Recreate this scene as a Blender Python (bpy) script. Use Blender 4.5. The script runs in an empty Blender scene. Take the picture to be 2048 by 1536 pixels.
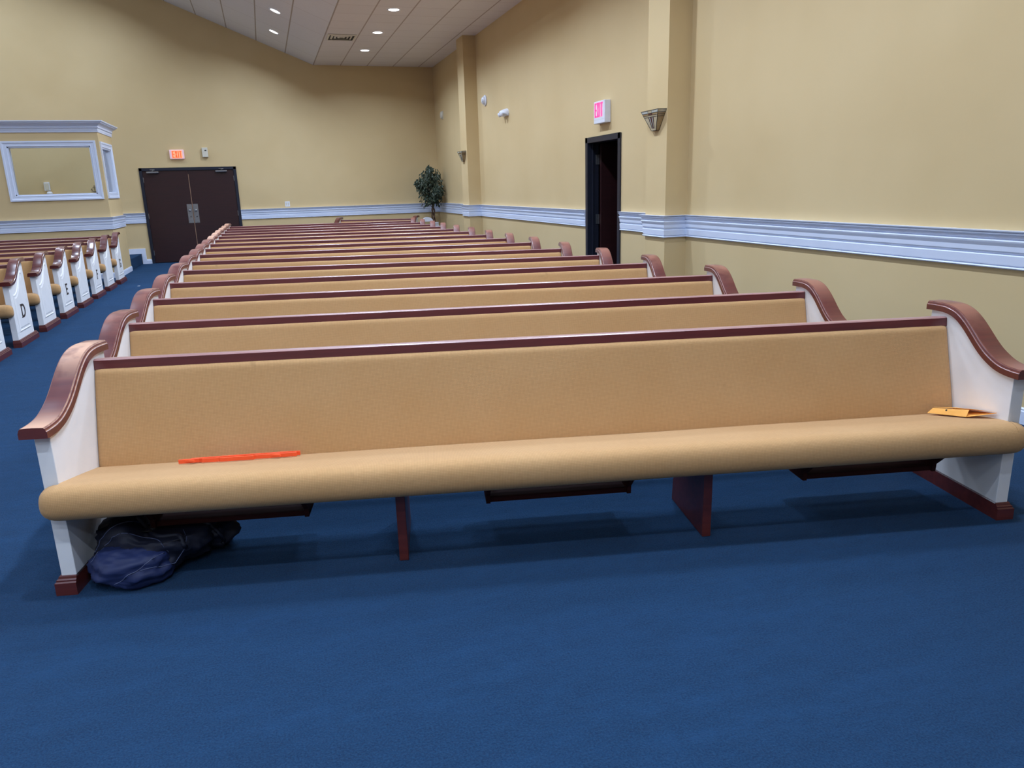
import bpy, bmesh, math, random
from mathutils import Vector, Matrix, noise
R = math.radians
scene = bpy.context.scene
col = scene.collection

# ------------------------------------------------------------------ camera
cam_data = bpy.data.cameras.new('camera')
cam = bpy.data.objects.new('camera', cam_data)
col.objects.link(cam)
RT = (0.9508357133116446, -0.3083849745235016, -0.028463200439780463)
UP = (0.10511060485457518, 0.23489580480922664, 0.9663207136505617)
FW = (0.29131290228591183, 0.9218040292660717, -0.2557618513199219)
m = Matrix.Identity(4)
for i in range(3):
    m[i][0] = RT[i]; m[i][1] = UP[i]; m[i][2] = -FW[i]
m[2][3] = 1.5
cam.matrix_world = m
cam_data.sensor_width = 36.0
cam_data.lens = 1491.864 / 2048 * 36
cam_data.clip_start = 0.05
cam_data.clip_end = 100
scene.camera = cam

# ------------------------------------------------------------------ world, exposure
w = bpy.data.worlds.new('world'); scene.world = w; w.use_nodes = True
w.node_tree.nodes['Background'].inputs[0].default_value = (0.75, 0.8, 1, 1)
w.node_tree.nodes['Background'].inputs[1].default_value = 0.02
vs = scene.view_settings
vs.view_transform = 'Standard'; vs.look = 'None'; vs.gamma = 1; vs.use_curve_mapping = False
vs.exposure = 0.05
scene.cycles.use_denoising = True
scene.cycles.max_bounces = 7
scene.cycles.diffuse_bounces = 5
scene.cycles.use_light_tree = True
scene.cycles.sample_clamp_indirect = 6
LAMP_COLOR = (0.70, 0.85, 1.10)
LAMP_POWER = 50.0
LAMP_SPREAD = R(150)

# ------------------------------------------------------------------ room constants
XW, YB, YF, XL = 4.30, 19.34, -6.5, -15.9      # right wall, back wall, wall behind the camera, left wall
XBRK, ZF, KS, XRIDGE = 1.45, 4.39, 0.408, -5.8  # ceiling break, flat height, slope, ridge


# ------------------------------------------------------------------ node helpers
def srgb(r, g, b):
    f = lambda c: (c / 255 / 12.92) if c / 255 <= 0.04045 else ((c / 255 + 0.055) / 1.055) ** 2.4
    return (f(r), f(g), f(b), 1)


class NT:
    def __init__(s, name):
        s.m = bpy.data.materials.new(name); s.m.use_nodes = True
        s.t = s.m.node_tree; s.b = s.t.nodes['Principled BSDF']

    def n(s, typ, ins=None, **kw):
        nd = s.t.nodes.new(typ)
        for k, v in kw.items(): setattr(nd, k, v)
        for k, v in (ins or {}).items():
            if hasattr(v, 'is_output'): s.t.links.new(v, nd.inputs[k])
            else: nd.inputs[k].default_value = v
        return nd

    def math(s, op, a, b=0.0, c=0.0):
        return s.n('ShaderNodeMath', {0: a, 1: b, 2: c}, operation=op).outputs[0]

    def mix(s, f, a, b):
        nd = s.t.nodes.new('ShaderNodeMix'); nd.data_type = 'RGBA'
        for i, v in ((0, f), (6, a), (7, b)):
            if hasattr(v, 'is_output'): s.t.links.new(v, nd.inputs[i])
            else: nd.inputs[i].default_value = v
        return nd.outputs[2]

    def noise(s, vec, scale, detail=3, rough=0.5):
        return s.n('ShaderNodeTexNoise', {'Vector': vec, 'Scale': scale, 'Detail': detail, 'Roughness': rough}).outputs[0]

    def ramp(s, v, a, b):
        return s.n('ShaderNodeMapRange', {0: v, 1: a, 2: b}).outputs[0]

    def set(s, **kw):
        for k, v in kw.items():
            k = k.replace('_', ' ')
            if hasattr(v, 'is_output'): s.t.links.new(v, s.b.inputs[k])
            else: s.b.inputs[k].default_value = v

    def bump(s, h, strength, dist):
        nd = s.n('ShaderNodeBump', {'Height': h, 'Strength': strength, 'Distance': dist})
        s.t.links.new(nd.outputs[0], s.b.inputs['Normal'])


def scaled(c, k): return (c[0] * k, c[1] * k, c[2] * k, 1)


def simple(name, c, rough=0.5, var=0.08, scale=8, spec=0.5, metal=0.0, bump=0, bscale=200, coat=0):
    t = NT(name)
    o = t.n('ShaderNodeTexCoord').outputs['Object']
    f = t.noise(o, scale, 4)
    t.set(Base_Color=t.mix(t.ramp(f, 0.3, 0.7), scaled(c, 1 - var), scaled(c, 1 + var)), Roughness=rough, Metallic=metal)
    t.b.inputs['Specular IOR Level'].default_value = spec
    if coat: t.set(Coat_Weight=coat, Coat_Roughness=0.12)
    if bump: t.bump(t.noise(o, bscale, 3), bump, 0.002)
    return t.m


M = {}
# painted wall: faint roller texture, a few scuffs
t = NT('wall_paint')
o = t.n('ShaderNodeTexCoord').outputs['Object']
base = t.mix(t.ramp(t.noise(o, 0.7, 3), 0.35, 0.65), srgb(210, 184, 136), srgb(216, 191, 144))
t.set(Base_Color=base, Roughness=0.6); t.b.inputs['Specular IOR Level'].default_value = 0.25
t.bump(t.noise(o, 160, 3), 0.06, 0.002)
M['wall'] = t.m
M['trim'] = simple('white_trim', srgb(222, 230, 247), 0.38, 0.02, 3)
M['black_frame'] = simple('black_frame', srgb(30, 33, 46), 0.42, 0.1, 10)
M['panel'] = simple('panel_paint', srgb(232, 230, 228), 0.45, 0.035, 6, bump=0.05, bscale=90)
M['steel'] = simple('brushed_metal', srgb(168, 168, 170), 0.32, 0.1, 40, metal=0.9)
M['letter'] = simple('letter_brown', srgb(62, 50, 44), 0.5, 0.1, 30)
M['beige'] = simple('beige_plastic', srgb(215, 208, 190), 0.5, 0.04, 12)
M['white_plastic'] = simple('white_plastic', srgb(226, 228, 236), 0.4, 0.03, 12)
M['dark_slot'] = simple('dark_slot', srgb(35, 33, 32), 0.6, 0.1, 12)
M['bark'] = simple('bark', srgb(84, 60, 46), 0.8, 0.3, 30, bump=0.5, bscale=80)
M['pot'] = simple('dark_pot', srgb(60, 48, 40), 0.5, 0.1, 10)
M['orange'] = simple('orange_plastic', srgb(250, 92, 48), 0.4, 0.05, 20)
M['manila'] = simple('manila_paper', srgb(245, 176, 84), 0.6, 0.04, 25)
M['navy'] = simple('navy_nylon', srgb(30, 42, 84), 0.6, 0.15, 25, bump=0.3, bscale=30)
M['black_nylon'] = simple('black_nylon', srgb(22, 25, 44), 0.65, 0.25, 14, bump=0.4, bscale=22)
M['piping'] = simple('piping', srgb(84, 92, 122), 0.4, 0.1, 30)
M['wrap'] = simple('pale_blue_cloth', srgb(84, 98, 140), 0.6, 0.2, 20)
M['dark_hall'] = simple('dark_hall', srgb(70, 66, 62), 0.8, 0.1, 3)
M['threshold'] = simple('door_edge', srgb(150, 118, 95), 0.4, 0.1, 30)

# carpet: cut pile with brushed patches
t = NT('carpet')
o = t.n('ShaderNodeTexCoord').outputs['Object']
st = t.n('ShaderNodeMapping', {'Vector': o, 'Rotation': (0, 0, R(-12)), 'Scale': (0.45, 1.7, 1)}).outputs[0]
big = t.ramp(t.noise(st, 1.3, 6, 0.62), 0.30, 0.70)
brush = t.ramp(t.noise(t.n('ShaderNodeMapping', {'Vector': o, 'Rotation': (0, 0, R(14)), 'Scale': (2.2, 7.5, 1)}).outputs[0], 2.0, 5, 0.65), 0.32, 0.68)
mid = t.ramp(t.noise(o, 16, 7, 0.75), 0.30, 0.72)
fine = t.ramp(t.noise(o, 150, 4, 0.75), 0.28, 0.74)
c1 = t.mix(big, srgb(14, 43, 75), srgb(27, 68, 110))
c1 = t.mix(t.math('MULTIPLY', brush, 0.60), c1, srgb(7, 28, 56))
c2 = t.mix(t.math('MULTIPLY', mid, 0.72), c1, srgb(8, 32, 64))
c3 = t.mix(t.math('MULTIPLY', fine, 0.78), c2, srgb(40, 86, 125))
t.set(Base_Color=c3, Roughness=0.95, Sheen_Weight=0.03, Sheen_Roughness=0.5)
t.b.inputs['Specular IOR Level'].default_value = 0.1
h = t.math('ADD', t.math('MULTIPLY', fine, 0.6), t.math('MULTIPLY', mid, 0.8))
t.bump(h, 0.9, 0.010)
M['carpet'] = t.m


# woven upholstery
def fabric(name, k):
    t = NT(name)
    tc = t.n('ShaderNodeTexCoord')
    sep = t.n('ShaderNodeSeparateXYZ', {0: tc.outputs['UV']})
    P = 2 * math.pi / 0.0062
    a = t.math('SINE', t.math('MULTIPLY', sep.outputs[0], P))
    b = t.math('SINE', t.math('MULTIPLY', sep.outputs[1], P))
    gx = t.ramp(a, 0.35, 1.0); gy = t.ramp(b, 0.35, 1.0)
    grid = t.math('MAXIMUM', gx, gy)
    inf = t.n('ShaderNodeObjectInfo').outputs['Random']
    off = t.n('ShaderNodeVectorMath', {0: tc.outputs['UV'], 1: t.n('ShaderNodeCombineXYZ', {0: t.math('MULTIPLY', inf, 50.0)}).outputs[0]}, operation='ADD').outputs[0]
    n1 = t.ramp(t.noise(off, 2.2, 4, 0.6), 0.3, 0.7)
    n2 = t.ramp(t.noise(off, 60, 4, 0.7), 0.3, 0.7)
    st = t.n('ShaderNodeMapping', {'Vector': off, 'Scale': (30, 400, 1)}).outputs[0]
    n3 = t.ramp(t.noise(st, 1, 2), 0.3, 0.7)
    spots = t.ramp(t.noise(off, 9, 2, 0.4), 0.74, 0.82)
    base = t.mix(n1, scaled(srgb(210, 160, 105), k), scaled(srgb(217, 170, 117), k))
    base = t.mix(t.math('MULTIPLY', n2, 0.28), base, scaled(srgb(176, 130, 80), k))
    base = t.mix(t.math('MULTIPLY', n3, 0.18), base, scaled(srgb(230, 192, 132), k))
    base = t.mix(t.math('MULTIPLY', grid, 0.30), base, scaled(srgb(134, 94, 54), k))
    base = t.mix(t.math('MULTIPLY', spots, 0.35), base, scaled(srgb(130, 96, 60), k))
    t.set(Base_Color=base, Roughness=0.85, Sheen_Weight=0.12)
    t.b.inputs['Specular IOR Level'].default_value = 0.2
    t.bump(t.math('SUBTRACT', 1.0, grid), 0.25, 0.0012)
    return t.m


M['fabric'] = fabric('gold_weave', 0.82)


# cherry wood; UV.x = across (0..1), UV.y = metres along
def wood(name, dark, light, worn, edges=True, wear=0.5, rough=0.3, coat=0.4, crough=0.2):
    t = NT(name)
    tc = t.n('ShaderNodeTexCoord')
    inf = t.n('ShaderNodeObjectInfo').outputs['Random']
    vec = t.n('ShaderNodeVectorMath', {0: tc.outputs['Object'], 1: t.n('ShaderNodeCombineXYZ', {0: t.math('MULTIPLY', inf, 40.0)}).outputs[0]}, operation='ADD').outputs[0]
    mp = t.n('ShaderNodeMapping', {'Vector': vec, 'Scale': (3, 40, 40)}).outputs[0]
    g = t.ramp(t.noise(mp, 1.0, 4, 0.6), 0.3, 0.7)
    c = t.mix(g, dark, light)
    if edges:
        sep = t.n('ShaderNodeSeparateXYZ', {0: tc.outputs['UV']})
        u = sep.outputs[0]; v = sep.outputs[1]
        e = t.math('ABSOLUTE', t.math('SUBTRACT', u, 0.5))
        nz = t.noise(vec, 35, 4, 0.7)
        line = t.math('SUBTRACT', 1.0, t.ramp(t.math('ABSOLUTE', t.math('SUBTRACT', e, 0.412)), 0.006, 0.020))
        line2 = t.math('SUBTRACT', 1.0, t.ramp(t.math('ABSOLUTE', t.math('SUBTRACT', e, 0.478)), 0.005, 0.014))
        ln = t.math('MULTIPLY', t.math('MAXIMUM', line, line2), t.ramp(nz, 0.25, 0.55))
        # rubbed patches at the crest and at the hand rest
        crest = t.math('SUBTRACT', 1.0, t.ramp(t.math('ABSOLUTE', t.math('SUBTRACT', v, 0.60)), 0.10, 0.26))
        hand = t.math('SUBTRACT', 1.0, t.ramp(v, 0.03, 0.2))
        pt = t.math('MULTIPLY', t.math('MAXIMUM', crest, hand), t.ramp(t.noise(vec, 6, 4, 0.6), 0.30, 0.50))
        side = t.math('SUBTRACT', 1.0, t.ramp(e, 0.36, 0.42))
        pt = t.math('MULTIPLY', pt, side)
        amt = t.math('MULTIPLY', t.math('MAXIMUM', t.math('MULTIPLY', ln, 0.8), pt), wear)
        c = t.mix(amt, c, worn)
        t.set(Roughness=t.math('ADD', rough, t.math('MULTIPLY', amt, 0.3)))
    else:
        t.set(Roughness=rough)
    t.set(Base_Color=c, Coat_Weight=coat, Coat_Roughness=crough)
    return t.m


M['cap_worn'] = wood('cherry_worn', srgb(86, 36, 36), srgb(106, 46, 40), srgb(206, 158, 128), wear=1.0, rough=0.42, coat=0.55, crough=0.34)
M['cap'] = wood('cherry_cap', srgb(84, 34, 32), srgb(102, 42, 36), srgb(184, 122, 98), wear=0.45, rough=0.38, coat=0.6, crough=0.3)
M['cap_dark'] = wood('cherry_cap_dark', srgb(78, 34, 34), srgb(94, 42, 38), srgb(160, 96, 80), wear=0.3, rough=0.24, coat=0.8, crough=0.16)
M['rail_top'] = wood('cherry_rail_rubbed_sheen', srgb(150, 108, 104), srgb(172, 128, 120), srgb(160, 100, 80), edges=False, rough=0.36, coat=0.7, crough=0.3)  # rubbed rail top, with its pale glossy reflection painted into the colour
M['wood'] = wood('cherry_rail', srgb(84, 35, 37), srgb(102, 43, 43), srgb(160, 100, 80), edges=False, rough=0.36, coat=0.35)
M['wood_low'] = wood('cherry_foot', srgb(78, 32, 30), srgb(98, 42, 36), srgb(160, 100, 80), edges=False, rough=0.38, coat=0.2)
M['wood_dull'] = wood('cherry_rack', srgb(52, 22, 22), srgb(66, 28, 26), srgb(160, 100, 80), edges=False, rough=0.75, coat=0.0)
M['wood_dull'].node_tree.nodes['Principled BSDF'].inputs['Specular IOR Level'].default_value = 0.15
M['door'] = wood('mahogany_door', srgb(40, 17, 18), srgb(50, 21, 22), srgb(160, 100, 80), edges=False, rough=0.42, coat=0.15)


# ceiling tiles: metres in UV
def tile_mat(name, px, py, c, lc):
    t = NT(name)
    tc = t.n('ShaderNodeTexCoord')
    sep = t.n('ShaderNodeSeparateXYZ', {0: tc.outputs['UV']})
    def ln(v, p, wd):
        fr = t.math('FRACT', t.math('DIVIDE', v, p))
        d = t.math('MULTIPLY', t.math('SUBTRACT', 0.5, t.math('ABSOLUTE', t.math('SUBTRACT', fr, 0.5))), p)
        return t.math('LESS_THAN', d, wd)
    gx = ln(sep.outputs[0], px, 0.012); gy = ln(sep.outputs[1], py, 0.008)
    g = t.math('MAXIMUM', gx, t.math('MULTIPLY', gy, 0.45))
    o = tc.outputs['Object']
    base = t.mix(t.ramp(t.noise(o, 45, 4, 0.7), 0.3, 0.7), c, scaled(c, 0.94))
    fx = t.math('FLOOR', t.math('DIVIDE', sep.outputs[0], px)); fy = t.math('FLOOR', t.math('DIVIDE', sep.outputs[1], py))
    wn = t.n('ShaderNodeTexWhiteNoise', {0: t.n('ShaderNodeCombineXYZ', {0: fx, 1: fy}).outputs[0]}).outputs[0]
    base = t.mix(t.math('MULTIPLY', wn, 0.5), base, scaled(c, 0.93))
    t.set(Base_Color=t.mix(g, base, lc), Roughness=0.8)
    t.b.inputs['Specular IOR Level'].default_value = 0.2
    t.bump(t.noise(o, 120, 3), 0.2, 0.003)
    return t.m


M['ceil_flat'] = tile_mat('ceiling_tile', 0.625, 0.61, srgb(230, 224, 220), srgb(180, 166, 156))
M['ceil_slope'] = tile_mat('ceiling_panel', 0.66, 1.22, srgb(232, 230, 228), srgb(176, 164, 150))


def emit(name, c, s):
    t = NT(name)
    o = t.n('ShaderNodeTexCoord').outputs['Object']
    f = t.ramp(t.noise(o, 30, 2), 0.2, 0.8)
    t.set(Base_Color=c, Emission_Color=t.mix(f, c, scaled(c, 0.85)), Emission_Strength=s)
    return t.m


M['lens'] = emit('lamp_lens', (1, 1, 1, 1), 9)
M['exit_red'] = emit('exit_letters_red', srgb(255, 70, 30), 1.6)
M['exit_pink'] = emit('exit_letters_pink', srgb(255, 50, 120), 1.5)
M['exit_face'] = emit('exit_face', srgb(225, 190, 196), 0.30)
M['exit_glow'] = emit('exit_backplate', srgb(255, 150, 110), 0.9)

t = NT('window_glass')
nt = t.t
tr = t.n('ShaderNodeBsdfTransparent', {0: (0.94, 0.96, 0.95, 1)})
gl = t.n('ShaderNodeBsdfGlossy', {0: (1, 1, 1, 1), 'Roughness': 0.02})
fr = t.n('ShaderNodeFresnel', {0: 1.5})
mx = t.n('ShaderNodeMixShader', {0: t.math('MULTIPLY', fr.outputs[0], 1.6), 1: tr.outputs[0], 2: gl.outputs[0]})
nt.links.new(mx.outputs[0], nt.nodes['Material Output'].inputs[0])
M['glass'] = t.m


def glass_tint(name, c, rough=0.25):
    t = NT(name)
    o = t.n('ShaderNodeTexCoord').outputs['Object']
    t.set(Base_Color=t.mix(t.ramp(t.noise(o, 25, 4), 0.3, 0.7), c, scaled(c, 0.75)), Roughness=rough, Coat_Weight=0.5)
    t.b.inputs['Transmission Weight'].default_value = 0.1
    return t.m


M['sg_cream'] = glass_tint('stained_cream', srgb(214, 203, 170))
M['sg_pale'] = glass_tint('stained_pale', srgb(216, 224, 216))
M['sg_amber'] = glass_tint('stained_amber', srgb(190, 160, 110))
M['sg_plum'] = glass_tint('stained_plum', srgb(92, 42, 50))
M['lead'] = simple('lead_came', srgb(48, 42, 36), 0.45, 0.1, 30, metal=0.5)

# variegated leaf: UV.x across the leaf
t = NT('leaf')
tc = t.n('ShaderNodeTexCoord')
sep = t.n('ShaderNodeSeparateXYZ', {0: tc.outputs['UV']})
e = t.ramp(t.math('ABSOLUTE', t.math('SUBTRACT', sep.outputs[0], 0.5)), 0.30, 0.42)
t.set(Base_Color=t.mix(e, t.mix(t.noise(tc.outputs['Object'], 20, 2), srgb(36, 50, 40), srgb(60, 76, 58)), srgb(168, 176, 146)), Roughness=0.45)
M['leaf'] = t.m


# ------------------------------------------------------------------ object helpers
def tag(o, label=None, cat=None, group=None, kind=None):
    if label: o['label'] = label
    if cat: o['category'] = cat
    if group: o['group'] = group
    if kind: o['kind'] = kind
    return o


def empty(name, loc=(0, 0, 0), rz=0, rx=0, ry=0):
    o = bpy.data.objects.new(name, None); col.objects.link(o)
    o.location = loc; o.rotation_euler = (rx, ry, rz); o.empty_display_size = 0.1
    return o


class MB:
    """collects vertices and faces, then links them as ONE mesh object"""
    def __init__(s): s.v = []; s.f = []; s.uv = []; s.mi = []; s.sm = []

    def face(s, idx, uv=None, mi=0, smooth=False):
        s.f.append(tuple(idx)); s.uv.append(uv or [(s.v[i][0] + s.v[i][1], s.v[i][2] + s.v[i][1]) for i in idx]); s.mi.append(mi); s.sm.append(smooth)

    def box(s, x0, x1, y0, y1, z0, z1, mi=0):
        b = len(s.v)
        s.v += [(x, y, z) for z in (z0, z1) for y in (y0, y1) for x in (x0, x1)]
        for q in ((0, 2, 3, 1), (4, 5, 7, 6), (0, 1, 5, 4), (2, 6, 7, 3), (0, 4, 6, 2), (1, 3, 7, 5)):
            s.face([b + i for i in q], mi=mi)
        return s

    def prism(s, pts, a0, a1, axis='x', mi=0, smooth=False):
        """pts: closed 2D outline (counter-clockwise seen from +axis); extruded along the axis"""
        def P(a, p):
            if axis == 'x': return (a, p[0], p[1])
            if axis == 'y': return (p[0], a, p[1])
            return (p[0], p[1], a)
        b = len(s.v); n = len(pts)
        s.v += [P(a0, p) for p in pts] + [P(a1, p) for p in pts]
        s.face([b + i for i in range(n)][::-1], mi=mi); s.face([b + n + i for i in range(n)], mi=mi)
        for i in range(n):
            j = (i + 1) % n
            s.face([b + i, b + j, b + n + j, b + n + i], mi=mi, smooth=smooth)
        return s

    def grid(s, rows, uvs=None, mi=0, smooth=True, closed=False):
        b = len(s.v); n = len(rows[0])
        for r in rows: s.v += [tuple(p) for p in r]
        for i in range(len(rows) - 1):
            for j in range(n if closed else n - 1):
                k = (j + 1) % n
                q = [b + i * n + j, b + i * n + k, b + (i + 1) * n + k, b + (i + 1) * n + j]
                uv = None
                if uvs: uv = [uvs[i][j], uvs[i][j + 1], uvs[i + 1][j + 1], uvs[i + 1][j]]
                s.face(q, uv, mi, smooth)
        return s

    def cap(s, pts, mi=0, flip=False):
        b = len(s.v); s.v += [tuple(p) for p in pts]
        i = list(range(b, b + len(pts)))
        s.face(i[::-1] if flip else i, mi=mi)
        return s

    def tube(s, pts, r, n=8, mi=0, closed=False):
        pts = [Vector(p) for p in pts]; rows = []
        N = len(pts); ref = Vector((0, 0, 1))
        for i, p in enumerate(pts):
            if closed: d = pts[(i + 1) % N] - pts[i - 1]
            else: d = pts[min(i + 1, N - 1)] - pts[max(i - 1, 0)]
            d.normalize()
            a = d.cross(ref)
            if a.length < 0.1: a = d.cross(Vector((1, 0, 0)))
            a.normalize(); b = a.cross(d)
            rr = r[i] if isinstance(r, (list, tuple)) else r
            rows.append([p + (a * math.cos(k * 2 * math.pi / n) + b * math.sin(k * 2 * math.pi / n)) * rr for k in range(n)])
        if closed: rows.append(rows[0])
        s.grid(rows, mi=mi, closed=True)
        if not closed: s.cap(rows[0], mi, False); s.cap(rows[-1], mi, True)
        return s

    def lathe(s, prof, n=24, mi=0, c=(0, 0, 0)):
        rows = [[(c[0] + r * math.cos(k * 2 * math.pi / n), c[1] + r * math.sin(k * 2 * math.pi / n), c[2] + z) for k in range(n)] for r, z in prof]
        s.grid(rows, mi=mi, closed=True)
        return s

    def build(s, name, mats, parent=None, bevel=0, seg=2, fix=True):
        me = bpy.data.meshes.new(name)
        me.from_pydata([tuple(p) for p in s.v], [], s.f)
        mats = mats if isinstance(mats, (list, tuple)) else [mats]
        for mt in mats: me.materials.append(mt)
        uvl = me.uv_layers.new(name='UVMap')
        k = 0
        for pi, p in enumerate(me.polygons):
            p.material_index = s.mi[pi]; p.use_smooth = s.sm[pi]
            for j in range(p.loop_total):
                uvl.data[p.loop_start + j].uv = s.uv[pi][j]
        if fix or bevel:
            bm = bmesh.new(); bm.from_mesh(me)
            bmesh.ops.remove_doubles(bm, verts=bm.verts, dist=1e-5)
            if fix: bmesh.ops.recalc_face_normals(bm, faces=bm.faces)
            if bevel:
                ed = [e for e in bm.edges if len(e.link_faces) == 2 and e.calc_face_angle(0) > 0.6]
                bmesh.ops.bevel(bm, geom=ed, offset=bevel, segments=seg, affect='EDGES', profile=0.6, clamp_overlap=True)
            bm.to_mesh(me); bm.free()
        o = bpy.data.objects.new(name, me); col.objects.link(o)
        if parent: o.parent = parent
        return o


def box_obj(name, x0, x1, y0, y1, z0, z1, mat, parent=None, bevel=0):
    return MB().box(x0, x1, y0, y1, z0, z1).build(name, mat, parent, bevel)


KIDS = {}


def copy_tree(o, parent=None):
    c = o.copy(); col.objects.link(c)
    if parent: c.parent = parent
    for ch in [x for x in ALL_CHILDREN.get(o.name, [])]:
        copy_tree(ch, c)
    return c


ALL_CHILDREN = {}


def index_children():
    ALL_CHILDREN.clear()
    for x in bpy.data.objects:
        if x.parent: ALL_CHILDREN.setdefault(x.parent.name, []).append(x)


def sweep(path, prof, name, mat, kind='structure', parent=None):
    """prof: (distance from wall, height); path: 2D points with the room on the left-hand side"""
    P = [Vector(p) for p in path]; rows = []
    for i, p in enumerate(P):
        d1 = (P[i] - P[i - 1]).normalized() if i else (P[1] - P[0]).normalized()
        d2 = (P[i + 1] - P[i]).normalized() if i < len(P) - 1 else d1
        n1 = Vector((-d1.y, d1.x)); n2 = Vector((-d2.y, d2.x))
        n = (n1 + n2); n /= (n.length_squared / 2) if n.length_squared > 0.01 else 1
        rows.append([(p.x + n.x * d, p.y + n.y * d, z) for d, z in prof])
    b = MB(); b.grid(rows, smooth=False, closed=True)
    b.cap(rows[0]); b.cap(rows[-1], flip=True)
    o = b.build(name, mat, parent)
    if kind and not parent: o['kind'] = kind
    return o


# ------------------------------------------------------------------ the room shell
def S(o, kind='structure'):
    o['kind'] = kind; return o


T = 0.15
S(box_obj('floor', XL - T, 7.2, YF - T, YB + T, -0.12, 0, M['carpet']))
ztop = ZF + KS * (XBRK - XRIDGE)
# back wall with the double-door opening; the gable follows the ceiling
DX0, DX1, DZ = -2.56, -0.58, 2.09
b = MB()
b.box(XL - T, DX0, YB, YB + T, 0, DZ); b.box(DX1, XW + T, YB, YB + T, 0, DZ)
b.prism([(XL - T, DZ), (XW + T, DZ), (XW + T, ZF + 0.1), (XBRK, ZF + 0.1), (XRIDGE, ztop + 0.1), (2 * XRIDGE - XBRK, ZF + 0.1), (XL - T, ZF + 0.1)], YB, YB + T, 'y')
S(b.build('wall_back', M['wall'], fix=False))
# right wall with door opening
RY0, RY1, RZ = 8.86, 9.84, 2.06
b = MB()
b.box(XW, XW + T, YF - T, RY0, 0, ZF + 0.1); b.box(XW, XW + T, RY1, YB, 0, ZF + 0.1); b.box(XW, XW + T, RY0, RY1, RZ, ZF + 0.1)
S(b.build('wall_right', M['wall'], fix=False))
S(box_obj('wall_left', XL - T, XL, YF - T, YB, 0, ZF + 0.1, M['wall']))
b = MB()
b.prism([(XL, 0), (XW, 0), (XW, ZF + 0.1), (XBRK, ZF + 0.1), (XRIDGE, ztop + 0.1), (2 * XRIDGE - XBRK, ZF + 0.1), (XL, ZF + 0.1)], YF - T, YF, 'y')
S(b.build('wall_front', M['wall'], fix=False))
# ceiling: flat side strips and two slopes, UV in metres
b = MB()


def quad(p, uv, mi): 
    k = len(b.v); b.v.extend(p); b.face([k, k + 1, k + 2, k + 3], uv, mi)


sl = math.hypot(1, KS); L_ = (XBRK - XRIDGE) * sl; y0, y1 = YF, YB
OFFS = 0.625 * 3 - (2.39 - XBRK) + 0.3125
quad([(XBRK, y0, ZF), (XW, y0, ZF), (XW, y1, ZF), (XBRK, y1, ZF)], [(x - XBRK, y - 17.22 + 61 * 0.61 - 0.305) for x, y in ((XBRK, y0), (XW, y0), (XW, y1), (XBRK, y1))], 0)
quad([(XBRK, y1, ZF), (XRIDGE, y1, ztop), (XRIDGE, y0, ztop), (XBRK, y0, ZF)], [(0, y1 + 30.5), (L_, y1 + 30.5), (L_, y0 + 30.5), (0, y0 + 30.5)], 1)
XB2 = 2 * XRIDGE - XBRK
quad([(XB2, y0, ZF), (XRIDGE, y0, ztop), (XRIDGE, y1, ztop), (XB2, y1, ZF)], [(0, y0 + 30.5), (L_, y0 + 30.5), (L_, y1 + 30.5), (0, y1 + 30.5)], 1)
quad([(XL, y0, ZF), (XB2, y0, ZF), (XB2, y1, ZF), (XL, y1, ZF)], [(XL + 50, y0), (XB2 + 50, y0), (XB2 + 50, y1), (XL + 50, y1)], 0)
# upper side closes the slab
k = len(b.v)
pr = [(XL, ZF), (XB2, ZF), (XRIDGE, ztop), (XBRK, ZF), (XW, ZF)]
b.grid([[(x, y, z + 0.1) for x, z in pr] for y in (y0, y1)], smooth=False)
S(b.build('ceiling', [M['ceil_flat'], M['ceil_slope']], fix=False))
# pilasters
for (a, c) in ((7.22, 7.66), (15.35, 15.85)):
    S(box_obj('pilaster', 4.04, XW + 0.01, a, c, 0, ZF, M['wall']))

DADO = [(-.004, .925), (.020, .925), (.025, .932), (.021, .939), (.006, .940), (.006, .944), (.018, .947), (.019, .953), (.022, .990), (.023, 1.004), (.020, 1.009), (.003, 1.010), (.003, 1.014), (.015, 1.017), (.017, 1.022),
        (.022, 1.030), (.024, 1.060), (.034, 1.082), (.037, 1.092), (.034, 1.098), (.014, 1.099), (.014, 1.104), (.026, 1.107), (.036, 1.128), (.046, 1.134), (.048, 1.140), (.032, 1.141), (.032, 1.145),
        (.052, 1.149), (.054, 1.156), (-.004, 1.156)]
BASE = [(-.004, 0), (.016, 0), (.016, .078), (.011, .086), (.012, .094), (.004, .102), (-.004, .102)]
runs = [[(XW, YF), (XW, 7.22), (4.04, 7.22), (4.04, 7.66), (XW, 7.66), (XW, 8.80)],
        [(XW, 9.90), (XW, 15.35), (4.04, 15.35), (4.04, 15.85), (XW, 15.85), (XW, YB), (-0.53, YB)],
        [(-2.61, YB), (XL, YB), (XL, YF), (XW, YF)]]
n = 1
for r_ in runs:
    sweep(r_, DADO, 'trim_%d' % n, M['trim']); n += 1
sweep(runs[0], BASE, 'baseboard_right', M['trim'])
sweep(runs[1], BASE, 'baseboard_right_far', M['trim'])
sweep([(-2.61, YB), (-2.72, YB)], BASE, 'baseboard_back', M['trim'])
b = MB(); b.box(-2.81, -2.72, YB - .016, YB, 0, .355); b.box(-4.0, -2.81, YB - .016, YB, .235, .355)
S(b.build('baseboard_back_step', M['trim']))

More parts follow.
